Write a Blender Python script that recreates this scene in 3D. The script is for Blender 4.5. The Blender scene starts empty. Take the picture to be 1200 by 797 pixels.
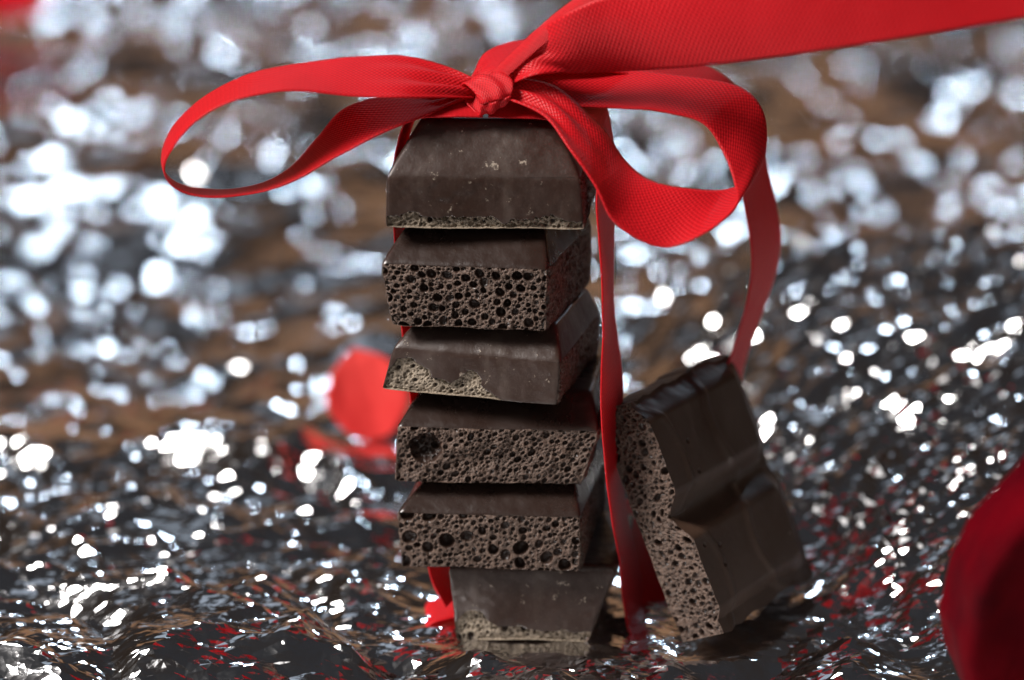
import bpy, math, random
import numpy as np
from mathutils import Vector, Matrix

# ------------------------------------------------------------------ camera, light, exposure
S = 0.01                      # everything below is laid out in centimetres
sc = bpy.context.scene
PITCH = math.radians(17.0)
TGT = np.array([0.0, 0.0, 3.82]); DIST = 34.0
cp, sp = math.cos(PITCH), math.sin(PITCH)
FWD = np.array([0, cp, -sp]); UPV = np.array([0, sp, cp])
CAM = TGT - FWD * DIST
FPX = 600.0 / math.tan(math.radians(10.0))

cam = bpy.data.cameras.new("camera"); cam_o = bpy.data.objects.new("camera", cam)
sc.collection.objects.link(cam_o)
cam.sensor_width = 36.0; cam.lens = 18.0 / math.tan(math.radians(10.0))
cam.clip_start = 0.005; cam.clip_end = 20.0
cam_o.location = Vector(CAM * S)
cam_o.rotation_euler = (math.pi / 2 - PITCH, 0, 0)
cam.dof.use_dof = True
cam.dof.focus_distance = 0.3385
cam.dof.aperture_fstop = 12.5
sc.camera = cam_o

world = bpy.data.worlds.new("World"); sc.world = world; world.use_nodes = True
bg = world.node_tree.nodes["Background"]
bg.inputs[1].default_value = 1.0
_wt = world.node_tree                     # a dim room: brown walls below, a paler ceiling above
_tc = _wt.nodes.new("ShaderNodeTexCoord"); _sx = _wt.nodes.new("ShaderNodeSeparateXYZ"); _rp = _wt.nodes.new("ShaderNodeValToRGB")
_wt.links.new(_tc.outputs["Generated"], _sx.inputs[0]); _wt.links.new(_sx.outputs[2], _rp.inputs[0]); _wt.links.new(_rp.outputs[0], bg.inputs[0])
_e = _rp.color_ramp.elements
_e[0].position, _e[0].color = 0.45, (0.026, 0.018, 0.0135, 1)
_e[1].position, _e[1].color = 0.95, (0.028, 0.028, 0.031, 1)

def area_lamp(name, loc, target, sx, sy, power, color):
    l = bpy.data.lights.new(name, 'AREA'); l.shape = 'RECTANGLE'
    l.size = sx * S; l.size_y = sy * S; l.energy = power; l.color = color
    o = bpy.data.objects.new(name, l); sc.collection.objects.link(o)
    o.location = Vector(loc) * S
    o.rotation_euler = (Vector(target) - Vector(loc)).to_track_quat('-Z', 'Y').to_euler()
    return o
area_lamp("window_behind", (-14, 150, 104), (0, 0, 0), 9, 4, 1.45, (0.68, 0.83, 1.0))
area_lamp("glint_lamp_right", (62, 150, 84), (0, 0, 0), 8, 5, 1.0, (0.66, 0.82, 1.0))  # added lamp, puts glints on the far right of the foil
area_lamp("cool_fill_above", (-45, 70, 125), (0, 0, 0), 46, 40, 0.26, (0.72, 0.84, 1.0))  # added overhead source, gives the near foil broad bluish highlights
area_lamp("window_above", (-58, -24, 64), (0, 0, 3), 28, 32, 15.5, (1.0, 0.95, 0.91))
area_lamp("front_fill", (25, -95, 60), (0, 0, 3), 60, 40, 1.0, (1.0, 0.95, 0.92))  # added fill from the camera side, softens the light
area_lamp("warm_fill_panel", (35, 165, 38), (0, 10, 0), 260, 48, 1.0, (1.0, 0.53, 0.28))  # added broad warm panel, gives the foil brown reflections

sc.view_settings.view_transform = 'Standard'; sc.view_settings.look = 'None'
sc.view_settings.exposure = 0.0; sc.view_settings.gamma = 1.0
sc.view_settings.use_curve_mapping = False
sc.render.engine = 'CYCLES'
sc.cycles.use_denoising = True
sc.cycles.use_adaptive_sampling = False
sc.cycles.max_bounces = 8
sc.cycles.sample_clamp_indirect = 6.0

# ------------------------------------------------------------------ helpers
def at(px, py, Y):
    """world point (cm) on the vertical plane y = Y for a picture position"""
    d = FWD + np.array([1, 0, 0]) * ((px - 600.0) / FPX) + UPV * ((398.5 - py) / FPX)
    return CAM + d * ((Y - CAM[1]) / d[1])

def mesh_obj(name, verts, faces, mat, parent=None, uv=None, smooth=True, kind=None):
    me = bpy.data.meshes.new(name)
    v = np.asarray(verts, dtype=np.float64) * S
    f = np.asarray(faces, dtype=np.int32)
    me.vertices.add(len(v)); me.vertices.foreach_set("co", v.ravel().astype(np.float32))
    k = f.shape[1]
    me.loops.add(f.size); me.loops.foreach_set("vertex_index", f.ravel())
    me.polygons.add(len(f))
    me.polygons.foreach_set("loop_start", np.arange(0, f.size, k, dtype=np.int32))
    me.polygons.foreach_set("use_smooth", np.full(len(f), smooth, dtype=bool))
    if uv is not None:
        l = me.uv_layers.new(name="UVMap")
        l.data.foreach_set("uv", np.asarray(uv, dtype=np.float32)[f.ravel()].ravel())
    me.update(calc_edges=True); me.validate()
    me.materials.append(mat)
    o = bpy.data.objects.new(name, me); sc.collection.objects.link(o)
    if parent is not None: o.parent = parent
    if kind: o["kind"] = kind
    return o

def thing(name, loc, label, cat, group=None):
    o = bpy.data.objects.new(name, None); sc.collection.objects.link(o)
    o.empty_display_size = 0.005
    o["label"] = label; o["category"] = cat
    if group: o["group"] = group
    return o

def grid_faces(n, m):
    i = np.arange(n - 1)[:, None] * m + np.arange(m - 1)[None, :]
    i = i.ravel()
    return np.stack([i, i + m, i + m + 1, i + 1], 1)

def hash3(ix, iy, iz, seed):
    h = (ix.astype(np.int64) * 374761393 + iy.astype(np.int64) * 668265263 + iz.astype(np.int64) * 2147483647 + seed * 1274126177)
    h = (h ^ (h >> 13)) & 0x7fffffff
    h = (h * 1274126177) & 0x7fffffff
    h = (h ^ (h >> 16)) & 0x7fffffff
    h = (h * 1103515245 + 12345) & 0x7fffffff
    h = h ^ (h >> 11)
    return (h & 0xfffff) / float(0xfffff)

def vnoise(p, seed=0):
    p = np.asarray(p); b = np.floor(p).astype(np.int64); f = p - b; f = f * f * (3 - 2 * f)
    r = 0
    for dx in (0, 1):
        wx = f[..., 0] if dx else 1 - f[..., 0]
        for dy in (0, 1):
            wy = f[..., 1] if dy else 1 - f[..., 1]
            for dz in (0, 1):
                wz = f[..., 2] if dz else 1 - f[..., 2]
                r = r + wx * wy * wz * hash3(b[..., 0] + dx, b[..., 1] + dy, b[..., 2] + dz, seed)
    return r * 2 - 1

def fbm(p, seed=0, octv=3):
    a = 1.0; r = 0; p = np.asarray(p)
    for k in range(octv):
        r = r + a * vnoise(p * 2 ** k, seed + 17 * k); a *= 0.5
    return r

def n2(x, y, seed, octv=2):
    return fbm(np.stack([x, y, np.full_like(x, 0.37)], -1), seed, octv)

def sstep(a, b, x):
    t = np.clip((x - a) / (b - a), 0, 1); return t * t * (3 - 2 * t)

# ------------------------------------------------------------------ materials
def new_mat(name):
    m = bpy.data.materials.new(name); m.use_nodes = True
    nt = m.node_tree; nt.nodes.clear()
    out = nt.nodes.new("ShaderNodeOutputMaterial")
    b = nt.nodes.new("ShaderNodeBsdfPrincipled")
    nt.links.new(b.outputs[0], out.inputs[0])
    return m, nt, b, out
def nd(nt, t, **kw):
    n = nt.nodes.new(t)
    for k, v in kw.items(): setattr(n, k, v)
    return n
def tex_noise(nt, scale, detail=4, rough=0.55, vec=None, sc3=None):
    n = nd(nt, "ShaderNodeTexNoise"); n.inputs["Scale"].default_value = scale
    n.inputs["Detail"].default_value = detail; n.inputs["Roughness"].default_value = rough
    if vec is None:
        tc = nd(nt, "ShaderNodeTexCoord"); vec = tc.outputs["Object"]
    if sc3:
        mp = nd(nt, "ShaderNodeMapping"); mp.inputs["Scale"].default_value = sc3
        nt.links.new(vec, mp.inputs[0]); vec = mp.outputs[0]
    nt.links.new(vec, n.inputs["Vector"]); return n
def ramp(nt, src, stops):
    r = nd(nt, "ShaderNodeValToRGB"); e = r.color_ramp.elements
    e[0].position, e[0].color = stops[0][0], (*stops[0][1], 1)
    e[1].position, e[1].color = stops[-1][0], (*stops[-1][1], 1)
    for p, c in stops[1:-1]:
        x = e.new(p); x.color = (*c, 1)
    nt.links.new(src, r.inputs[0]); return r
def mixc(nt, fac, a, b, mode='MIX'):
    m = nd(nt, "ShaderNodeMix", data_type='RGBA', blend_type=mode)
    for k, v in ((0, fac), (6, a), (7, b)):
        if isinstance(v, (int, float)): m.inputs[k].default_value = v
        elif isinstance(v, tuple): m.inputs[k].default_value = (*v, 1)
        else: nt.links.new(v, m.inputs[k])
    return m.outputs[2]
def bump(nt, h, dist, strength=1.0, normal=None):
    b = nd(nt, "ShaderNodeBump"); b.inputs["Distance"].default_value = dist
    b.inputs["Strength"].default_value = strength
    nt.links.new(h, b.inputs["Height"])
    if normal is not None: nt.links.new(normal, b.inputs["Normal"])
    return b.outputs[0]

def choc_mat(name, bloom, dust, base=(0.030, 0.0155, 0.0112), rough=0.34):
    m, nt, b, out = new_mat(name)
    big = tex_noise(nt, 170, 5, 0.6)
    streak = tex_noise(nt, 100, 4, 0.6, sc3=(3.2, 3.2, 0.5))
    fine = tex_noise(nt, 2600, 3, 0.7)
    spots = tex_noise(nt, 620, 4, 0.75)
    c1 = ramp(nt, big.outputs[0], [(0.30, tuple(x * 0.92 for x in base)), (0.75, tuple(x * 1.15 for x in base))])
    st = ramp(nt, streak.outputs[0], [(0.55, (0, 0, 0)), (0.80, (bloom,) * 3)])
    c2 = mixc(nt, st.outputs[0], c1.outputs[0], (0.120, 0.094, 0.078))
    fi = ramp(nt, fine.outputs[0], [(0.52, (0, 0, 0)), (0.80, (0.5 * bloom,) * 3)])
    c3 = mixc(nt, fi.outputs[0], c2, (0.16, 0.13, 0.11))
    sp_ = ramp(nt, spots.outputs[0], [(0.70 - 0.07 * dust, (0, 0, 0)), (0.745 - 0.07 * dust, (0.85,) * 3)])
    c4 = mixc(nt, sp_.outputs[0], c3, (0.30, 0.25, 0.20))
    nt.links.new(c4, b.inputs["Base Color"])
    rr = ramp(nt, big.outputs[0], [(0.3, (rough - 0.06,) * 3), (0.7, (rough + 0.14,) * 3)])
    nt.links.new(rr.outputs[0], b.inputs["Roughness"])
    b.inputs["Specular IOR Level"].default_value = 0.5
    n1 = bump(nt, big.outputs[0], 0.0004, 0.18)
    n2_ = bump(nt, spots.outputs[0], 0.00012, 0.5, n1)
    nt.links.new(n2_, b.inputs["Normal"])
    return m
CH_DUSTY = choc_mat("chocolate_dusty", 0.34, 0.95)
CH_CLEAN = choc_mat("chocolate_clean", 0.03, 0.15, base=(0.022, 0.0118, 0.0088), rough=0.24)
CH_BAR = choc_mat("chocolate_bar", 0.10, 0.0, base=(0.050, 0.027, 0.0170), rough=0.42)

def porous_mat(name, c_lo, c_hi):
    m, nt, b, out = new_mat(name)
    a = tex_noise(nt, 420, 5, 0.7); f = tex_noise(nt, 3200, 3, 0.7)
    c = ramp(nt, a.outputs[0], [(0.32, c_lo), (0.68, c_hi)])
    fr = ramp(nt, f.outputs[0], [(0.40, (0, 0, 0)), (0.75, (0.7,) * 3)])
    c2 = mixc(nt, fr.outputs[0], c.outputs[0], tuple(min(1, x * 1.9) for x in c_hi))
    nt.links.new(c2, b.inputs["Base Color"])
    b.inputs["Roughness"].default_value = 0.55; b.inputs["Specular IOR Level"].default_value = 0.4
    v = nd(nt, "ShaderNodeTexVoronoi", feature='F1'); v.inputs["Scale"].default_value = 4200
    tc = nd(nt, "ShaderNodeTexCoord"); nt.links.new(tc.outputs["Object"], v.inputs["Vector"])
    vr = ramp(nt, v.outputs["Distance"], [(0.10, (0, 0, 0)), (0.42, (1, 1, 1))])
    nt.links.new(bump(nt, f.outputs[0], 0.00010, 0.8, bump(nt, vr.outputs[0], 0.00011, 0.7)), b.inputs["Normal"])
    return m
POROUS = porous_mat("porous_chocolate", (0.040, 0.0245, 0.018), (0.096, 0.061, 0.045))
WALLM, _nt, _b, _o = new_mat("shaded_bubble_wall")
_b.inputs["Base Color"].default_value = (0.030, 0.0165, 0.0120, 1); _b.inputs["Roughness"].default_value = 0.32  # dark skin colour that also paints the shade inside the pits
CRUMB = porous_mat("pale_crumb", (0.080, 0.060, 0.044), (0.27, 0.22, 0.165))

def ribbon_mat():
    m, nt, b, out = new_mat("red_ribbon_weave")
    tc = nd(nt, "ShaderNodeTexCoord"); sx = nd(nt, "ShaderNodeSeparateXYZ")
    nt.links.new(tc.outputs["UV"], sx.inputs[0])
    def math_(op, a, b_=None):
        n = nd(nt, "ShaderNodeMath", operation=op)
        for i, v in enumerate((a, b_)):
            if v is None: continue
            if isinstance(v, (int, float)): n.inputs[i].default_value = v
            else: nt.links.new(v, n.inputs[i])
        return n.outputs[0]
    w = 2 * math.pi / 0.060
    su = math_('SINE', math_('MULTIPLY', sx.outputs[0], w))
    sv = math_('SINE', math_('MULTIPLY', sx.outputs[1], w))
    h = math_('MULTIPLY', su, sv)
    rib = math_('SINE', math_('MULTIPLY', sx.outputs[0], w))
    hh = math_('MULTIPLY', math_('ADD', h, math_('ADD', math_('MULTIPLY', rib, 0.15), 1.0)), 0.5)
    n = tex_noise(nt, 160, 3, 0.5)
    c = ramp(nt, hh, [(0.15, (0.50, 0.005, 0.011)), (0.85, (0.82, 0.018, 0.026))])
    c2 = mixc(nt, 0.2, c.outputs[0], (0.64, 0.008, 0.019))
    b.inputs["Roughness"].default_value = 0.42
    b.inputs["Specular IOR Level"].default_value = 0.28
    b.inputs["Sheen Weight"].default_value = 0.05
    b.inputs["Sheen Tint"].default_value = (1, 0.35, 0.35, 1)
    nt.links.new(c2, b.inputs["Base Color"])
    nrm = bump(nt, hh, 0.00008, 0.8, bump(nt, n.outputs[0], 0.0005, 0.25))
    nt.links.new(nrm, b.inputs["Normal"])
    tr = nd(nt, "ShaderNodeBsdfTranslucent"); nt.links.new(c2, tr.inputs[0])
    mx = nd(nt, "ShaderNodeMixShader"); mx.inputs[0].default_value = 0.36
    nt.links.new(b.outputs[0], mx.inputs[1]); nt.links.new(tr.outputs[0], mx.inputs[2])
    nt.links.new(mx.outputs[0], out.inputs[0])
    return m
RIBBON = ribbon_mat()

def petal_mat(name, lo, hi):
    m, nt, b, out = new_mat(name)
    n = tex_noise(nt, 60, 5, 0.6, sc3=(1, 1, 4))
    c = ramp(nt, n.outputs[0], [(0.3, lo), (0.75, hi)])
    nt.links.new(c.outputs[0], b.inputs["Base Color"]); b.inputs["Roughness"].default_value = 0.7; b.inputs["Specular IOR Level"].default_value = 0.04
    vn = tex_noise(nt, 120, 5, 0.65, sc3=(5, 0.8, 1)); wr = tex_noise(nt, 55, 3, 0.5)
    nt.links.new(bump(nt, vn.outputs[0], 0.0005, 0.5, bump(nt, wr.outputs[0], 0.004, 0.5)), b.inputs["Normal"])
    tr = nd(nt, "ShaderNodeBsdfTranslucent"); nt.links.new(c.outputs[0], tr.inputs[0])
    mx = nd(nt, "ShaderNodeMixShader"); mx.inputs[0].default_value = 0.30
    nt.links.new(b.outputs[0], mx.inputs[1]); nt.links.new(tr.outputs[0], mx.inputs[2])
    nt.links.new(mx.outputs[0], out.inputs[0])
    return m
PETAL = petal_mat("red_petal", (0.48, 0.008, 0.016), (0.66, 0.020, 0.030))
PETAL_PALE = petal_mat("pale_red_petal", (0.66, 0.035, 0.035), (0.82, 0.085, 0.075))
PETAL_SHADED = petal_mat("shaded_red_petal", (0.050, 0.0, 0.003), (0.150, 0.0, 0.004))  # red darkened so the petal's shade is in its colour

def foil_mat():
    m, nt, b, out = new_mat("aluminium_foil")
    b.inputs["Metallic"].default_value = 1.0
    b.inputs["Base Color"].default_value = (0.88, 0.885, 0.90, 1)
    b.inputs["Roughness"].default_value = 0.10
    a = tex_noise(nt, 190, 3, 0.6)
    v = nd(nt, "ShaderNodeTexVoronoi", feature='F1'); v.inputs["Scale"].default_value = 330
    tc = nd(nt, "ShaderNodeTexCoord"); nt.links.new(tc.outputs["Object"], v.inputs["Vector"])
    v2 = nd(nt, "ShaderNodeTexVoronoi", feature='F1'); v2.inputs["Scale"].default_value = 900
    nt.links.new(tc.outputs["Object"], v2.inputs["Vector"])
    nrm = bump(nt, v.outputs["Distance"], 0.00045, 0.12, bump(nt, a.outputs[0], 0.0016, 0.07, bump(nt, v2.outputs["Distance"], 0.00016, 0.22)))
    nt.links.new(nrm, b.inputs["Normal"])
    return m
FOIL = foil_mat()

# ------------------------------------------------------------------ setting: the crumpled foil
def facets(x, y, cell, slope, curv, seed):
    """lower envelope of randomly tilted little bowls: creased, gently curved patches"""
    gx, gy = x / cell, y / cell
    bx, by = np.floor(gx).astype(np.int64), np.floor(gy).astype(np.int64)
    best = np.full(x.shape, 1e9)
    tb = np.random.default_rng(seed).random((5, 256, 256))
    TX, TY = 0.15 + 0.7 * tb[0], 0.15 + 0.7 * tb[1]
    SX = slope * np.sqrt(tb[3]) * np.cos(2 * math.pi * tb[2]); SY = slope * np.sqrt(tb[3]) * np.sin(2 * math.pi * tb[2])
    OF = 0.25 * slope * (tb[4] - 0.5)
    for dx in (-2, -1, 0, 1, 2):
        for dy in (-2, -1, 0, 1, 2):
            ix, iy = bx + dx, by + dy
            k = (ix & 255) * 256 + (iy & 255)
            ex, ey = gx - ix - TX.ravel()[k], gy - iy - TY.ravel()[k]
            h = OF.ravel()[k] + SX.ravel()[k] * ex + SY.ravel()[k] * ey + curv * (ex * ex + ey * ey)
            best = np.minimum(best, h)
    return best * cell

FOIL_LEVEL = 0.0
def foil_height(x, y):
    wx = x + 0.35 * n2(x * 0.8, y * 0.8, 5, 3); wy = y + 0.35 * n2(x * 0.8 + 9, y * 0.8, 6, 3)
    far = sstep(4, 14, y)
    wx = wx * (0.80 - 0.10 * far)                 # long folds lie across the sheet
    h = 0.50 * facets(wx, wy, 3.1, 0.55, 0.30, 11) * (0.45 + 0.60 * far)
    h += (0.46 + 0.06 * far) * facets(wx, wy, 1.15, 0.60, 0.32, 23)
    h -= (0.38 + 0.10 * far) * facets(wx + 3.3, wy + 1.2, 0.62, 0.62, 0.34, 37)
    h += (0.11 + 0.11 * far) * facets(wx, wy, 0.30, 0.55, 0.34, 51)
    h -= (0.02 + 0.04 * far) * facets(x, y, 0.15, 0.50, 0.32, 67)
    h += 0.5 * n2(x * 0.12, y * 0.12, 71, 2) * far
    h -= FOIL_LEVEL
    # flatter where the stack and the leaning bar press the foil down
    press = np.exp(-(((x - 0.35) / 1.6) ** 2 + ((y - 1.0) / 1.9) ** 2) ** 2)
    press = np.maximum(press, np.exp(-(((x - 2.6) / 1.2) ** 2 + ((y - 0.6) / 1.3) ** 2) ** 2))
    h = h * (1 - 0.90 * press) - 0.015 * press
    # the sheet is pulled up to the right
    r = np.clip(0.62 * (x - 3.1) + 0.42 * (y - 1.8), 0, None) * sstep(1.5, 4.5, x) ; r = r ** 1.2
    lift = sstep(0.1, 1.2, r) * np.exp(-(np.clip(y - 9, 0, None) / 7) ** 2)
    s1, t1 = 0.75 * x - 0.66 * y, 0.66 * x + 0.75 * y
    h = h * (1 - 0.45 * lift)
    h += lift * 0.20 * (1 - np.abs(n2(s1 * 2.6, t1 * 0.7, 81, 3))) ** 2
    h += 0.52 * r / (1 + 0.12 * r) * np.exp(-(np.clip(y - 9, 0, None) / 7) ** 2)
    h += 0.42 * sstep(-1.1, -3.0, x) * np.exp(-((y - 0.3) / 1.5) ** 2)
    # fold in front of the base
    h += 0.20 * np.exp(-((y + 0.95 + 0.35 * (x + 0.1)) / 0.22) ** 2) * np.exp(-((x + 0.35) / 0.75) ** 2)
    h += 0.16 * np.exp(-((y + 0.6) / 0.5) ** 2) * np.exp(-((x + 4.3) / 1.6) ** 2)
    # sharp creases pinched into the near part of the sheet
    rng = np.random.default_rng(404); jr = int(np.searchsorted(y[:, 0], 7.5))
    xs, ys = x[:jr], y[:jr]; add = np.zeros_like(xs)
    for _ in range(260):
        cx, cy = rng.uniform(-8, 8), rng.uniform(-1.8, 7); an = rng.normal(0.25, 0.9); ln = rng.uniform(0.4, 2.0); wd = rng.uniform(0.10, 0.42)
        am = wd * rng.uniform(0.25, 0.62) * (1 if rng.random() < 0.7 else -1)
        i0, i1 = np.searchsorted(ys[:, 0], [cy - ln - wd, cy + ln + wd])
        if i1 <= i0: continue
        ex, ey = xs[i0:i1] - cx, ys[i0:i1] - cy
        tt = ex * math.cos(an) + ey * math.sin(an); ss = -ex * math.sin(an) + ey * math.cos(an) + 0.12 * tt * tt
        add[i0:i1] += am * np.clip(1 - np.abs(ss) / wd, 0, 1) * np.clip(1 - np.abs(tt) / ln, 0, 1) ** 0.7
    for _ in range(550):
        cx, cy = rng.uniform(-8, 8), rng.uniform(-1.8, 4.5); an = rng.normal(0.2, 0.8); ln = rng.uniform(0.25, 0.9); wd = rng.uniform(0.05, 0.12)
        am = wd * rng.uniform(0.15, 0.42) * (1 if rng.random() < 0.6 else -1)
        i0, i1 = np.searchsorted(ys[:, 0], [cy - ln - wd, cy + ln + wd])
        if i1 <= i0: continue
        j0, j1 = np.searchsorted(xs[i0], [cx - ln - wd - 0.3, cx + ln + wd + 0.3])
        ex, ey = xs[i0:i1, j0:j1] - cx, ys[i0:i1, j0:j1] - cy
        tt = ex * math.cos(an) + ey * math.sin(an); ss = -ex * math.sin(an) + ey * math.cos(an)
        add[i0:i1, j0:j1] += am * np.clip(1 - np.abs(ss) / wd, 0, 1) * np.clip(1 - np.abs(tt) / ln, 0, 1) ** 0.7
    h[:jr] += add * (1 - 0.85 * press[:jr])
    return h

def build_foil():
    global FOIL_LEVEL
    gy, gx = np.meshgrid(np.linspace(-0.4, 2.4, 60), np.linspace(-1.2, 3.0, 60), indexing='ij')
    FOIL_LEVEL = 0.0; FOIL_LEVEL = float(np.mean(foil_height(gx, gy) + 0.015)) / 0.32
    rows = [-9.0]
    while rows[-1] < 105:
        y = rows[-1]; rows.append(y + (0.042 + 0.0040 * max(0, y - 2.5) if y > -2.5 else 0.10))
    Y = np.array(rows); n = len(Y); m = 270
    half = 11.0 + 0.36 * (Y + 9)
    u = np.linspace(-1, 1, m)
    X = half[:, None] * u[None, :]; YY = np.repeat(Y[:, None], m, 1)
    Z = foil_height(X, YY)
    # shift the corners of the little facets so they are all of different shape
    rng = np.random.default_rng(9); dY = np.gradient(Y)[:, None]; dX = (half * 2 / m)[:, None]
    jx, jy = rng.uniform(-0.38, 0.38, X.shape) * dX, rng.uniform(-0.38, 0.38, X.shape) * dY
    gy, gx = np.gradient(Z, axis=0) / dY, np.gradient(Z, axis=1) / dX
    V = np.stack([X + jx, YY + jy, Z + gx * jx + gy * jy], -1).reshape(-1, 3)
    F = grid_faces(n, m)[:, ::-1].copy(); fl = rng.random(len(F)) < 0.5; F[fl] = np.roll(F[fl], 1, axis=1)
    T3 = np.concatenate([F[:, [0, 1, 2]], F[:, [0, 2, 3]]])
    o = mesh_obj("foil_sheet", V, T3, FOIL, smooth=False)
    o["kind"] = "structure"; o["label"] = "crumpled silver aluminium foil sheet under everything"
    return o
build_foil()

# ------------------------------------------------------------------ chocolate pieces
def bubbles(w, h, rng, pops):
    """random bubbles that do not overlap in a w x h rectangle; pops: (smallest, largest, tries per cm2), big ones first"""
    N = sum(int(p[2] * w * h) for p in pops) + 1
    ox = np.empty(N); oy = np.empty(N); orr = np.empty(N); k = 0
    for r0, r1, dens in pops:
        n = int(dens * w * h); rs = -np.sort(-(r0 + (r1 - r0) * rng.random(n) ** 1.5))
        for x, y, r in zip(rng.random(n) * w, rng.random(n) * h, rs):
            if k and np.any((ox[:k] - x) ** 2 + (oy[:k] - y) ** 2 < (1.03 * (orr[:k] + r)) ** 2): continue
            ox[k], oy[k], orr[k] = x, y, r; k += 1
    return np.stack([ox[:k], oy[:k], orr[:k]], 1)

def pit_field(a, b, w, h, rng, pops=((0.028, 0.05, 80), (0.010, 0.026, 1500)), depth=1.4):
    """depth map of open bubbles; a, b in cm along the face"""
    d = np.zeros_like(a)
    for x, y, r in bubbles(w, h, rng, pops):
        e = 1 + 0.25 * (rng.random() - 0.5); t = rng.random() * 3.14
        i = np.where((np.abs(a[:, 0] - x) < r * 1.2))[0]; j = np.where(np.abs(b[0, :] - y) < r * 1.2)[0]
        if len(i) < 2 or len(j) < 2: continue
        sl = (slice(i[0], i[-1] + 1), slice(j[0], j[-1] + 1))
        ux, uy = a[sl] - x, b[sl] - y
        q = (ux * math.cos(t) + uy * math.sin(t)) * e, (-ux * math.sin(t) + uy * math.cos(t)) / e
        rho2 = q[0] ** 2 + q[1] ** 2
        dd = depth * r * (0.6 + 0.7 * rng.random()) * np.sqrt(np.clip(1 - (rho2 / (r * r)) ** 1.6, 0, None))
        d[sl] = np.maximum(d[sl], dd)
    return d

def newell(q):
    n = np.cross(q[2] - q[0], q[3] - q[1]); return n / np.linalg.norm(n)

class Piece:
    """a broken square of moulded chocolate: base ring, shoulder ring, top ring, four corners each
    (front-left, front-right, back-right, back-left); four lower sides, four sloping sides, top, base"""
    def __init__(self, rings, seed, k=0.018):
        self.R = [np.asarray(r, float) for r in rings]; self.seed = seed; self.k = k
        B, M, T = self.R
        self.quads = {}
        for i, nm in enumerate(("front", "right", "back", "left")):
            j = (i + 1) % 4
            self.quads[nm] = [B[i], B[j], M[j], M[i]]
            self.quads["slope_" + nm] = [M[i], M[j], T[j], T[i]]
        self.quads["top"] = [T[0], T[1], T[2], T[3]]
        self.quads["base"] = [B[3], B[2], B[1], B[0]]
        self.N = {n: newell(q) for n, q in self.quads.items()}
        self.D = {n: float(np.dot(self.N[n], np.mean(q, 0))) for n, q in self.quads.items()}
    def round(self, p):
        k = self.k; ns = np.array(list(self.N.values())); ds = np.array(list(self.D.values()))
        e = (p @ ns.T - ds) / k
        m = e.max(-1, keepdims=True); w = np.exp(e - m); s = w.sum(-1, keepdims=True)
        f = k * (m + np.log(s)); g = (w / s) @ ns
        g2 = np.maximum((g * g).sum(-1, keepdims=True), 0.25)
        return p - g * f / g2
    def wob(self, p, amp):
        q = p / 0.42
        v = np.stack([vnoise(q + c, self.seed + i) for i, c in enumerate((0, 31.3, 57.1))], -1)
        q = p / 0.085
        v2 = np.stack([vnoise(q + c, self.seed + 5 + i) for i, c in enumerate((0, 31.3, 57.1))], -1)
        return amp * v + 0.35 * amp * v2
    def face(self, nm, cell, amp, pits=None, mask=None, rough=0.0, crater=None):
        q = self.quads[nm]
        w = 0.5 * (np.linalg.norm(q[1] - q[0]) + np.linalg.norm(q[2] - q[3]))
        h = 0.5 * (np.linalg.norm(q[3] - q[0]) + np.linalg.norm(q[2] - q[1]))
        n, m = max(4, int(w / cell)), max(3, int(h / cell))
        u, v = np.meshgrid(np.linspace(0, 1, n), np.linspace(0, 1, m), indexing='ij')
        u_, v_ = u[..., None], v[..., None]
        P = (q[0] * (1 - u_) + q[1] * u_) * (1 - v_) + (q[3] * (1 - u_) + q[2] * u_) * v_
        a, b = u * w, v * h
        Q = self.round(P); Q = Q + self.wob(Q, amp)
        M = np.zeros_like(u)
        if pits is not None:
            rng = np.random.default_rng(self.seed * 7 + len(nm))
            M = np.ones_like(u) if mask is None else mask(a, b, w, h, self.seed)
            edge = np.minimum(np.minimum(a, w - a), np.minimum(b, h - b))
            fade = sstep(0.0, 0.02, edge)
            d = pit_field(a, b, w, h, rng, **pits)
            rg = 0.010 * fbm(np.stack([a / 0.05, b / 0.05, np.full_like(a, .2)], -1), self.seed + 40, 3)
            rg = rg + rough * fbm(np.stack([a / 0.3, b / 0.3, np.full_like(a, .7)], -1), self.seed + 60, 3)
            if crater:
                rho = ((a - crater[0]) ** 2 + (b - crater[1]) ** 2) / crater[2] ** 2 + 0.25 * n2(a * 6, b * 6, 77, 2)
                d = d + 0.15 * np.sqrt(np.clip(1 - rho, 0, 1))
            sm = sstep(0.35, 0.6, M)
            rec = 0.0 if mask is None else 0.05
            Q = Q - self.N[nm] * ((d + rg + rec) * sm * fade)[..., None]
            self.deep = (d * sm * fade).reshape(-1)
        return Q, M, n, m

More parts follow.
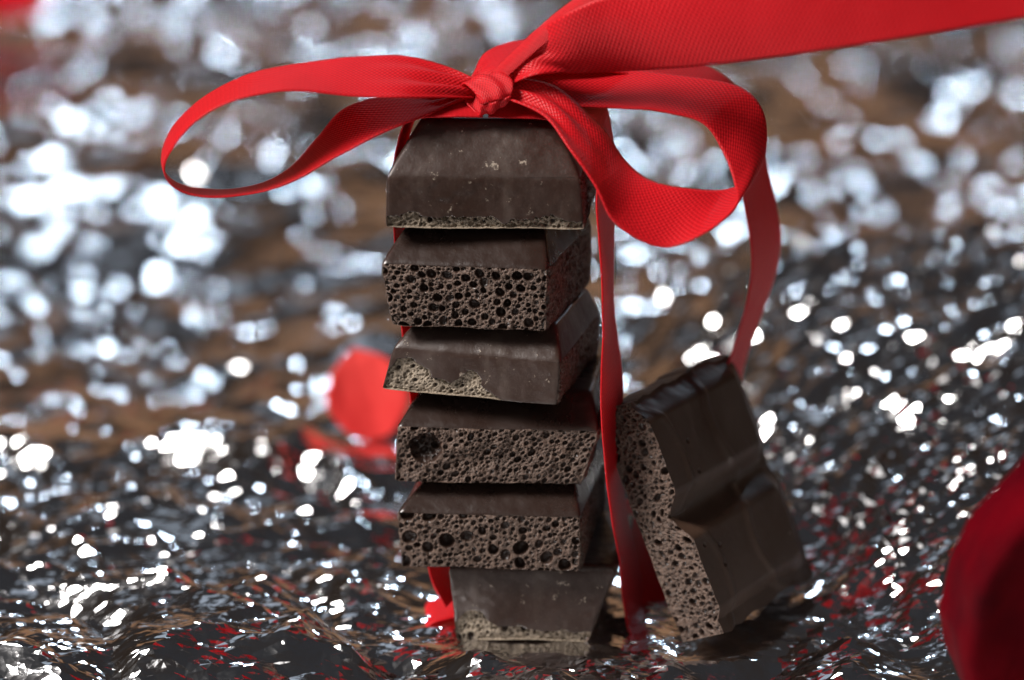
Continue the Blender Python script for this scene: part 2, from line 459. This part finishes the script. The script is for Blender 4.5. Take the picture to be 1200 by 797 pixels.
ZERO = np.zeros(3)
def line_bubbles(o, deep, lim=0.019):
    """smooth dark skin deep in the bubbles, its colour also painting in their shade; pale crumb between"""
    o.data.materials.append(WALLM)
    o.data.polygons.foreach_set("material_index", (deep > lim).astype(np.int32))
def build_piece(name_label, rings, seed, porous=("front",), partial=None, pits=None, smooth_mat=CH_CLEAN,
                crumb_mat=POROUS, vis_cell=0.0072, rough=0.012, amp=0.013, cat="chocolate", crater=None):
    root = thing("chocolate_piece", None, name_label, cat, "chocolate pieces stacked in the tower")
    base = np.mean(np.asarray(rings[0], float), 0)
    root.location = Vector(base * S)
    P = Piece([np.asarray(r, float) - base for r in rings], seed)
    pits = pits or {}
    sv, sf, off = [], [], 0
    partial = partial or {}
    for nm in P.quads:
        if nm in porous:
            cell = vis_cell if nm != "back" else 0.03
            Q, M, n, m = P.face(nm, cell, amp * 1.3, pits=pits, rough=rough, crater=crater if nm == 'front' else None)
            F = grid_faces(n, m)
            o = mesh_obj("broken_face", Q.reshape(-1, 3), F, POROUS, root)
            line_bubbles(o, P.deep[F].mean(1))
        elif nm in partial:
            mk, mat, pp = partial[nm]
            Q, M, n, m = P.face(nm, vis_cell, amp, pits=pp, mask=mk, rough=0.004)
            F = grid_faces(n, m); mf = M.reshape(-1)[F].mean(1) > 0.5
            V = Q.reshape(-1, 3)
            for sel, kind in ((mf, 1), (~mf, 0)):
                Fs = F[sel]; ids, inv = np.unique(Fs, return_inverse=True)
                if not len(ids): continue
                if kind:
                    o = mesh_obj("crumbly_edge", V[ids], inv.reshape(-1, 4), mat, root)
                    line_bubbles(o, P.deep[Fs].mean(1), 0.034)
                else:
                    sv.append(V[ids]); sf.append(inv.reshape(-1, 4) + off); off += len(ids)
        else:
            cell = 0.016 if nm not in ("base", "back", "slope_back", "left") else 0.03
            Q, M, n, m = P.face(nm, cell, amp * 0.6)
            sv.append(Q.reshape(-1, 3)); sf.append(grid_faces(n, m) + off); off += n * m
    mesh_obj("moulded_shell", np.concatenate(sv), np.concatenate(sf), smooth_mat, root)
    return root

def rings_from(fl, fr, depth, yaw, z0, z1, z2, bev, lean=(0, 0, 0, 0), twist=0.0):
    """fl, fr: x of the front corners at base; front edge starts at y given; yaw turns the sides"""
    (x0, y0), (x1, y1) = fl, fr
    dv = np.array([math.sin(yaw), math.cos(yaw)]) * depth
    B2 = np.array([[x0, y0], [x1, y1], [x1 + dv[0], y1 + dv[1]], [x0 + dv[0], y0 + dv[1]]])
    e = B2[1] - B2[0]; e /= np.linalg.norm(e); f = dv / np.linalg.norm(dv)
    lf, lr, lb, ll = lean             # how far each side moves outwards from base to shoulder
    def ring(o, z):
        of, orr, ob, ol = o
        R = B2.copy()
        R[0] += -f * of - e * ol; R[1] += -f * of + e * orr; R[2] += f * ob + e * orr; R[3] += f * ob - e * ol
        return np.column_stack([R, np.full(4, z)])
    return [ring((0, 0, 0, 0), z0), ring(lean, z1),
            ring((lf - bev[0], lr - bev[1], lb - bev[2], ll - bev[3]), z2)]

R_ = math.radians
def crumb_strip(a, b, w, h, seed):
    t = 0.125 + 0.07 * n2(a * 2.1, b * 0, seed, 2) + 0.05 * n2(a * 11, b * 11, seed + 3, 2)
    return sstep(-0.008, 0.008, t - b)
def conchoid(a, b, w, h, seed):
    s = a / w
    t = 0.42 * np.exp(-((s - 0.10) / 0.16) ** 2) + 0.30 * np.exp(-((s - 0.50) / 0.11) ** 2) + 0.08 * np.exp(-((s - 0.3) / 0.25) ** 2)
    t = t + 0.05 * n2(a * 6, b * 6, seed, 3) - 0.02
    t = t * (1 - sstep(0.66, 0.76, s))
    return sstep(-0.008, 0.008, t - b)
def foot_break(a, b, w, h, seed):
    s = a / w
    t = 0.20 + 0.24 * np.exp(-((s - 0.14) / 0.10) ** 2) - 0.05 * s + 0.05 * n2(a * 7, b * 7, seed, 3)
    return sstep(-0.008, 0.008, t - b)

crumbpits = dict(pops=((0.022, 0.036, 60), (0.009, 0.022, 1500)), depth=1.3)

# bottom piece
build_piece("lowest chocolate piece of the tower, smooth grey front with a crumbly foot on the foil",
    rings_from((-0.68, 0.06), (0.92, -0.02), 2.0, R_(9), 0.0, 0.93, 1.0, (0.06, 0.1, 0.1, 0.1), (0.0, 0.34, 0, 0.09)), 61,
    porous=("right",), partial={"front": (foot_break, CRUMB, dict(pops=((0.030, 0.055, 26), (0.010, 0.028, 900)), depth=1.3))}, smooth_mat=CH_DUSTY)
# fifth
build_piece("porous chocolate piece with the largest bubbles, fifth from the top of the tower",
    rings_from((-1.34, -0.08), (0.80, -0.24), 2.1, R_(10), 1.0, 1.70, 2.05, (0.42, 0.16, 0.2, 0.3), (0.0, 0.02, 0, 0.02)), 51,
    porous=("front", "right", "left"), pits=dict(pops=((0.070, 0.100, 11), (0.030, 0.055, 60), (0.010, 0.028, 1500)), depth=1.3))
# fourth
build_piece("fine-pored chocolate piece with a dark hollow in its upper left corner, in the tower",
    rings_from((-1.40, 0.02), (0.82, -0.12), 2.1, R_(8), 2.05, 2.74, 3.1, (0.45, 0.14, 0.2, 0.25), (0.0, 0.20, 0, -0.04)), 41,
    porous=("front", "right", "left"), pits=dict(pops=((0.030, 0.050, 26), (0.020, 0.032, 320), (0.009, 0.018, 1800)), depth=1.4), rough=0.040, crater=(0.36, 0.44, 0.19))
# third
def tilt(rings, c, ang):
    ca, sa = math.cos(ang), math.sin(ang); out = []
    for r in rings:
        q = np.asarray(r) - c
        out.append(np.column_stack([q[:, 0] * ca - q[:, 2] * sa, q[:, 1], q[:, 0] * sa + q[:, 2] * ca]) + c)
    return out
build_piece("smooth-fronted chocolate piece with a shell-shaped crumbly break low on its left, tilted",
    tilt(rings_from((-1.54, 0.10), (0.52, -0.30), 2.2, R_(14), 3.12, 3.66, 4.02, (0.35, 0.14, 0.2, 0.28), (0.0, 0.03, 0, -0.12)), np.array([0, 0, 3.12]), R_(-2.0)), 31,
    porous=("right",), partial={"front": (conchoid, CRUMB, crumbpits)}, smooth_mat=CH_DUSTY)
# second
build_piece("chocolate piece with the clearest honeycomb of round bubbles, second from the top",
    rings_from((-1.40, -0.02), (0.40, -0.28), 2.2, R_(15), 4.0, 4.76, 5.16, (0.46, 0.16, 0.2, 0.2), (0.02, 0.02, 0, 0.12)), 21,
    porous=("front", "right", "left"), pits=dict(pops=((0.030, 0.062, 130), (0.018, 0.032, 420), (0.009, 0.018, 1800)), depth=1.5))
# top
build_piece("topmost chocolate piece, dusty smooth front and sloping shoulders under the red bow",
    rings_from((-1.47, -0.02), (0.84, -0.10), 2.3, R_(6), 5.17, 5.80, 6.39, (0.46, 0.36, 0.4, 0.36), (0.0, -0.05, 0, -0.02)), 12,
    porous=("right",), partial={"front": (crumb_strip, CRUMB, crumbpits)}, smooth_mat=CH_DUSTY)

# ------------------------------------------------------------------ leaning two-segment bar
def build_bar():
    Us = np.array([-0.315, 0.94, -0.05]); Ts = np.array([-0.72, -0.246, 0.65]); Ws = np.array([0.524, 0.276, 0.806])
    A = np.stack([Us, Ws, Ts], 1); u_, s_, vt = np.linalg.svd(A); A = u_ @ vt
    C2W = np.stack([np.array([1, 0, 0]), UPV, FWD], 1)
    A = C2W @ A; U, W, T = A[:, 0], A[:, 1], A[:, 2]
    L, Wd, th = 2.98, 2.3, 0.68
    ref = at(851, 741, -0.50)
    root = thing("chocolate_bar", None, "two-segment chocolate bar leaning against the tower, porous broken side towards us", "chocolate bar")
    root.location = Vector(ref * S)
    seg = L / 2
    def hgt(a, b):            # how far the moulded surface sits above the groove level
        d = np.abs((a % seg) - seg / 2)
        g = sstep(seg / 2, seg / 2 - 0.34, d)
        g = np.where((a < seg * 0.5), np.maximum(g, 0.55 * sstep(seg * 0.5, 0, a) + 0 * g) * 1.0, g)
        end = sstep(0, 0.10, L - a)
        e = sstep(0.0, 0.30, Wd - b)
        h = 0.20 * g * (0.35 + 0.65 * e) * (0.6 + 0.4 * end)
        # moulded swash line in each segment
        aa = (a % seg)
        for (ca, cb, rad) in ((0.62, -0.35, 0.78), (0.85, 1.95, 0.75)):
            r = np.sqrt(((aa - ca) / 1.25) ** 2 + (b - cb) ** 2)
            h = h + 0.035 * np.exp(-((r - rad) / 0.05) ** 2) + 0.02 * sstep(rad, rad - 0.06, r)
        h = h + 0.008 * n2(a * 2.5, b * 2.5, 90, 3)
        # tiny air holes
        for (pa, pb) in ((1.05, 0.17), (0.72, 0.42), (1.86, 0.62), (2.25, 0.62), (0.95, 0.5)):
            h = h - 0.10 * np.exp(-(((a - pa) ** 2 + (b - pb) ** 2) / 0.022 ** 2) ** 2)
        return h
    def out(a, b):            # ragged outline of the broken bar, moves the ends
        return 0.03 * n2(b * 3.0, a * 0, 91, 3)
    base_t = 0.20
    def place(a, b, t):
        a = a + out(a, b) * sstep(0.3, 0, np.minimum(a, L - a)) * 1.5
        b = b + 0.035 * n2(a * 2.3, b * 0, 93, 3) * sstep(0.3, 0, np.minimum(b, Wd - b))
        return U * a[..., None] + W * b[..., None] + T * t[..., None]
    # moulded face
    n, m = 300, 210
    a, b = np.meshgrid(np.linspace(0, L, n), np.linspace(0, Wd, m), indexing='ij')
    Ptop = place(a, b, base_t - hgt(a, b))
    mesh_obj("moulded_face", Ptop.reshape(-1, 3), grid_faces(n, m)[:, ::-1], CH_BAR, root)
    # porous broken side (b = 0)
    n, m = 400, 96
    a, s = np.meshgrid(np.linspace(0, L, n), np.linspace(0, 1, m), indexing='ij')
    t0 = base_t - hgt(a, np.zeros_like(a)); t = t0 + (th - t0) * s
    P = place(a, np.zeros_like(a), t)
    rng = np.random.default_rng(5)
    tt = np.repeat(np.linspace(0, th, m)[None, :], n, 0)
    d = pit_field(a, tt, L, th, rng, pops=((0.030, 0.055, 60), (0.020, 0.032, 320), (0.009, 0.018, 1500)), depth=1.4)
    edge = np.minimum(np.minimum(a, L - a), np.minimum(s, 1 - s) * th)
    rg = 0.012 * fbm(np.stack([a / .05, t / .05, 0 * a], -1), 95, 3) + 0.02 * fbm(np.stack([a / .3, t / .3, 0 * a], -1), 96, 3)
    P = P + W * ((d + rg) * sstep(0, 0.02, edge))[..., None]
    o = mesh_obj("broken_face", P.reshape(-1, 3), grid_faces(n, m), POROUS, root)
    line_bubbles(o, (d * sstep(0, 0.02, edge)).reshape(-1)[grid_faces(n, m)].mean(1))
    # far side, ends and back as one closed shell
    vs, fs, off = [], [], 0
    def add(a, b, t, flip=False):
        nonlocal off
        P = place(a, b, t); F = grid_faces(*a.shape)
        vs.append(P.reshape(-1, 3)); fs.append((F[:, ::-1] if flip else F) + off); off += a.size
    a, s = np.meshgrid(np.linspace(0, L, 150), np.linspace(0, 1, 20), indexing='ij'); b = np.full_like(a, Wd)
    t0 = base_t - hgt(a, b); add(a, b, t0 + (th - t0) * s, True)
    for aa, fl in ((0.0, True), (L, False)):
        b, s = np.meshgrid(np.linspace(0, Wd, 150), np.linspace(0, 1, 40), indexing='ij'); a = np.full_like(b, aa)
        t0 = base_t - hgt(a, b); add(a, b, t0 + (th - t0) * s, fl)
    a, b = np.meshgrid(np.linspace(0, L, 60), np.linspace(0, Wd, 40), indexing='ij'); add(a, b, np.full_like(a, th))
    mesh_obj("back_shell", np.concatenate(vs), np.concatenate(fs), CH_BAR, root)
build_bar()

# ------------------------------------------------------------------ ribbon
RW = 0.88
def cr(P, ts):
    P = np.asarray(P, float); n = len(P)
    P = np.vstack([2 * P[0] - P[1], P, 2 * P[-1] - P[-2]])
    out = []
    for t in ts:
        i = min(int(t), n - 2); f = t - i
        p0, p1, p2, p3 = P[i:i + 4]
        out.append(0.5 * ((2 * p1) + (-p0 + p2) * f + (2 * p0 - 5 * p1 + 4 * p2 - p3) * f * f + (-p0 + 3 * p1 - 3 * p2 + p3) * f ** 3))
    return np.array(out)

def section(pa, pb, Y, sgn, w=RW):
    """both edges of the ribbon at one place; the one with sgn > 0 lies farther back so the true width is w"""
    A, B = at(*pa, Y), at(*pb, Y)
    l = np.linalg.norm(A - B)
    for _ in range(12):
        A, B = at(*pa, Y), at(*pb, Y)
        lo, hi = 0.0, w
        for _ in range(18):
            dy = 0.5 * (lo + hi)
            a, b = at(*pa, Y - sgn * dy / 2), at(*pb, Y + sgn * dy / 2)
            if np.linalg.norm(a - b) < w: lo = dy
            else: hi = dy
        break
    return a, b

def strip(name, secs, parent, per=26, nw=22, curl=None, gather=None, seed=0, origin=ZERO):
    A = np.array([s[0] for s in secs]); B = np.array([s[1] for s in secs])
    n = (len(secs) - 1) * per + 1
    ts = np.linspace(0, len(secs) - 1, n)
    a, b = cr(A, ts), cr(B, ts)
    c = np.zeros(n) if curl is None else np.interp(ts, np.arange(len(secs)), curl)
    g = np.zeros(n) if gather is None else np.interp(ts, np.arange(len(secs)), gather)
    mid = 0.5 * (a + b); ln = np.concatenate([[0], np.cumsum(np.linalg.norm(np.diff(mid, axis=0), axis=1))])
    tan = np.gradient(mid, axis=0); tan /= np.linalg.norm(tan, axis=1, keepdims=True) + 1e-9
    nr = np.cross(tan, b - a); nr /= np.linalg.norm(nr, axis=1, keepdims=True) + 1e-9
    v = np.linspace(0, 1, nw)
    P = a[:, None, :] * (1 - v)[None, :, None] + b[:, None, :] * v[None, :, None]
    prof = c[:, None] * (1 - (2 * v[None, :] - 1) ** 2) + g[:, None] * np.sin(v[None, :] * 2 * math.pi * 2.5 + 0.6 * seed)
    wav = 0.012 * n2(np.repeat(ln[:, None], nw, 1) * 1.6, np.repeat(v[None, :], n, 0) * 1.3, 200 + seed, 2)
    P = P + nr[:, None, :] * (prof + wav)[..., None]
    uv = np.stack([np.repeat(ln[:, None], nw, 1), np.repeat(v[None, :] * RW, n, 0)], -1)
    o = mesh_obj(name, P.reshape(-1, 3) - origin, grid_faces(n, nw), RIBBON, parent, uv=uv.reshape(-1, 2))
    md = o.modifiers.new("thickness", 'SOLIDIFY'); md.thickness = 0.018 * S; md.offset = 0
    return o

def build_ribbon():
    org = at(572, 132, 0.55)
    root = thing("red_ribbon", None, "red woven ribbon tied round the chocolate tower in a bow", "ribbon")
    root.location = Vector(org * S)
    def sec(L): return [section((s[0], s[1]), (s[2], s[3]), s[4], s[5], s[6] if len(s) > 6 else RW) for s in L]
    # left loop: A = front edge, B = back edge
    left = sec([(556, 112, 556, 94, .55, 1, .25), (520, 112, 525, 80, .50, 1, .55), (470, 114, 475, 67, .40, 1), (415, 113, 420, 67, .35, 1), (345, 106, 350, 75, .30, 1),
                (285, 114, 285, 90, .25, 1), (235, 138, 232, 119, .25, 1), (203, 172, 199, 156, .30, 1), (193, 200, 190, 192, .35, 1),
                (208, 221, 207, 214, .40, 1), (245, 231, 248, 222, .45, 1), (300, 226, 300, 217, .5, 1), (345, 211, 338, 198, .5, 1),
                (395, 183, 372, 162, .5, 1), (445, 157, 405, 127, .5, 1), (495, 137, 460, 112, .5, 1, .7), (535, 122, 520, 112, .55, 1, .4), (558, 114, 556, 104, .6, 1, .2)])
    strip("left_loop", left, root, origin=org, seed=1, gather=[.05, .035, .01] + [0] * 13 + [.03, .04])
    right = sec([(588, 116, 600, 88, .35, 1, .35), (636, 138, 655, 101, .15, 1, .62), (668, 176, 705, 150, -.15, 1), (697, 216, 733, 190, -.35, 1),
                 (722, 262, 760, 211, -.5, 1), (775, 290, 804, 221, -.55, 1), (825, 274, 852, 222, -.45, 1), (862, 243, 887, 203, -.2, 1),
                 (861, 215, 898, 165, .1, 1), (848, 178, 892, 127, .35, 1), (823, 144, 865, 101, .55, 1), (775, 131, 802, 89, .7, 1),
                 (720, 127, 726, 81, .8, 1), (660, 122, 650, 81, .75, 1), (605, 112, 605, 88, .65, 1, .4)])
    strip("right_loop", right, root, origin=org, seed=2, gather=[.04, .03, .008] + [0] * 9 + [0, .02, .05])
    tail = sec([(590, 106, 580, 94, .55, 1, .35), (632, 88, 602, 62, .45, 1, .7), (700, 84, 660, 18, .2, -1), (790, 80, 740, -12, -.2, -1), (900, 68, 865, -25, -.6, -1),
                (1050, 46, 1020, -50, -1.0, -1), (1200, 21, 1175, -78, -1.3, -1), (1330, -6, 1310, -108, -1.6, -1)])
    strip("long_tail", tail, root, origin=org, seed=3, curl=[.02, .10, .12, .07, .03, 0, 0, 0], gather=[.04, .02, 0, 0, 0, 0, 0, 0])
    fold = sec([(576, 108, 568, 100, .42, 1, .16), (602, 84, 584, 78, .40, 1, .26), (648, 44, 630, 34, .30, 1, .28), (705, -2, 690, -12, .15, 1, .26), (770, -40, 755, -52, .0, 1, .24)])
    strip("tail_fold", fold, root, origin=org, seed=4, curl=[.03, .05, .06, .05, .03])
    back = sec([(560, 100, 552, 88, .8, 1, .3), (585, 82, 572, 60, 1.0, 1, .6), (640, 80, 625, 46, 1.2, 1), (730, 86, 745, 50, 1.5, 1), (820, 118, 850, 90, 1.7, 1),
                (860, 180, 888, 150, 1.8, 1), (872, 235, 903, 212, 1.9, 1), (880, 290, 914, 270, 2.0, 1), (877, 345, 908, 322, 2.15, 1), (862, 400, 890, 372, 2.3, 1), (848, 445, 872, 425, 2.45, 1), (842, 500, 862, 480, 2.6, 1)])
    strip("hanging_tail", back, root, origin=org, seed=5, gather=[.03] + [0] * 11)
    # band round the tower
    band = sec([(572, 137, 575, 114, .42, 1, .4), (632, 139, 640, 112, .48, 1, .6), (688, 148, 700, 118, .50, 1), (700, 182, 716, 150, .45, 1), (699, 240, 720, 214, .35, 1), (704, 314, 719, 288, .30, 1), (706, 386, 720, 362, .25, 1),
                (704, 462, 729, 440, .20, 1), (708, 530, 728, 506, .25, 1), (715, 595, 731, 570, .38, 1), (724, 650, 738, 622, .6, 1), (730, 700, 750, 674, 0.9, 1), (738, 752, 766, 728, 0.9, 1)])
    end = sec([(724, 600, 742, 576, 1.9, 1), (732, 650, 766, 622, 1.7, 1), (738, 700, 790, 672, 1.4, 1), (742, 738, 812, 712, 1.15, 1), (740, 752, 830, 730, .95, 1)])
    strip("red_reflection_strip", end, root, origin=org, seed=8)  # added strip standing in for the red reflection on the foil
    strip("side_band", band, root, origin=org, seed=6)
    lband = sec([(566, 137, 562, 116, .42, 1, .40), (525, 137, 522, 116, .40, 1, .45), (487, 139, 482, 120, .60, 1, .6), (472, 150, 486, 134, .9, 1), (461, 200, 474, 180, 1.0, 1), (461, 270, 474, 250, 1.0, 1), (470, 380, 486, 356, 1.0, 1),
                 (482, 480, 498, 455, 1.0, 1), (494, 590, 510, 565, 1.0, 1), (503, 670, 521, 645, 0.95, 1), (522, 712, 545, 690, .85, 1)])
    strip("rear_band", lband, root, origin=org, seed=7)
    rest = sec([(548, 720, 545, 694, 1.05, 1), (524, 725, 520, 700, 0.95, 1), (506, 731, 500, 707, 0.90, 1), (486, 746, 480, 726, 0.90, 1)])
    strip("resting_end", rest, root, origin=org, seed=9)
    # knot: a short band rolled tight round the middle of the bow
    c0 = at(571, 110, 0.32)
    n, nw = 60, 26
    th = np.linspace(-0.15, 2 * math.pi * 0.97, n)[:, None]; v = np.linspace(-1, 1, nw)[None, :]
    rr = 0.185 * (1 - 0.22 * v ** 2) + 0.013 * np.sin(v * 7 + th * 1.5) + 0.03 * np.cos(2 * th + 1)
    x = 0.19 * v * (1 + 0.25 * np.sin(th)) + 0.10 * np.cos(th); y = -rr * np.cos(th); z = 1.15 * rr * np.sin(th) + 0.06 * v
    P = np.stack([x + 0 * th, y + 0 * v, z], -1) + c0
    uv = np.stack([np.repeat(th * 0.22, nw, 1), np.repeat((v + 1) * 0.44, n, 0)], -1)
    k = mesh_obj("knot", P.reshape(-1, 3) - org, grid_faces(n, nw), RIBBON, root, uv=uv.reshape(-1, 2))
    md = k.modifiers.new("thickness", 'SOLIDIFY'); md.thickness = 0.02 * S; md.offset = 0
build_ribbon()

# ------------------------------------------------------------------ petals
def petal(label, base, L, Wd, cup, rot, curl=0.0, seed=0, mat=None):
    n, m = 60, 50
    s, q = np.meshgrid(np.linspace(0, 1, n), np.linspace(-1, 1, m), indexing='ij')
    half = Wd / 2 * np.sin(np.pi * np.clip(s, 0, 1) ** 0.72) ** 0.62 * (0.55 + 0.45 * s) + 0.02
    half = half * (1 + 0.07 * n2(s * 6, q * 0.7 + 3, 310 + seed, 3))
    x = q * half; y = s * L * (1 - 0.06 * q ** 2)
    z = cup * ((q * half / (Wd / 2)) ** 2 * 0.9 + (s - 0.35) ** 2 * 1.1) + 0.05 * n2(x * 1.5, y * 1.5, 300 + seed, 2) + 0.06 * L / 3 * n2(x * 2.2 / L * 3, y * 0.5, 330 + seed, 2) * s
    z = z - curl * sstep(0.78, 1.0, np.maximum(s, np.abs(q))) ** 1.5
    P = np.stack([x, y, z], -1).reshape(-1, 3)
    o = mesh_obj("rose_petal", P, grid_faces(n, m), mat or PETAL)
    o.location = Vector(base) * S; o.rotation_euler = rot
    o["label"] = label; o["category"] = "petal"; o["group"] = "red petals lying on the foil"
    md = o.modifiers.new("thickness", 'SOLIDIFY'); md.thickness = 0.03 * S; md.offset = 0
    return o
petal("blurred red petal standing on the foil behind the left of the tower", at(446, 514, 7.4), 1.4, 1.6, 0.35, (R_(55), R_(-14), R_(10)), 0.05, 1, PETAL_PALE)
petal("shaded red petal out of focus in the near right corner", at(1256, 985, -3.2), 6.6, 6.0, 0.9, (R_(106), R_(14), R_(-12)), 0.8, 2, PETAL_SHADED)
petal("far red petal at the upper left edge, almost out of view", at(12, 24, 39), 3.4, 3.4, 0.5, (R_(40), 0, R_(8)), 0.1, 3)
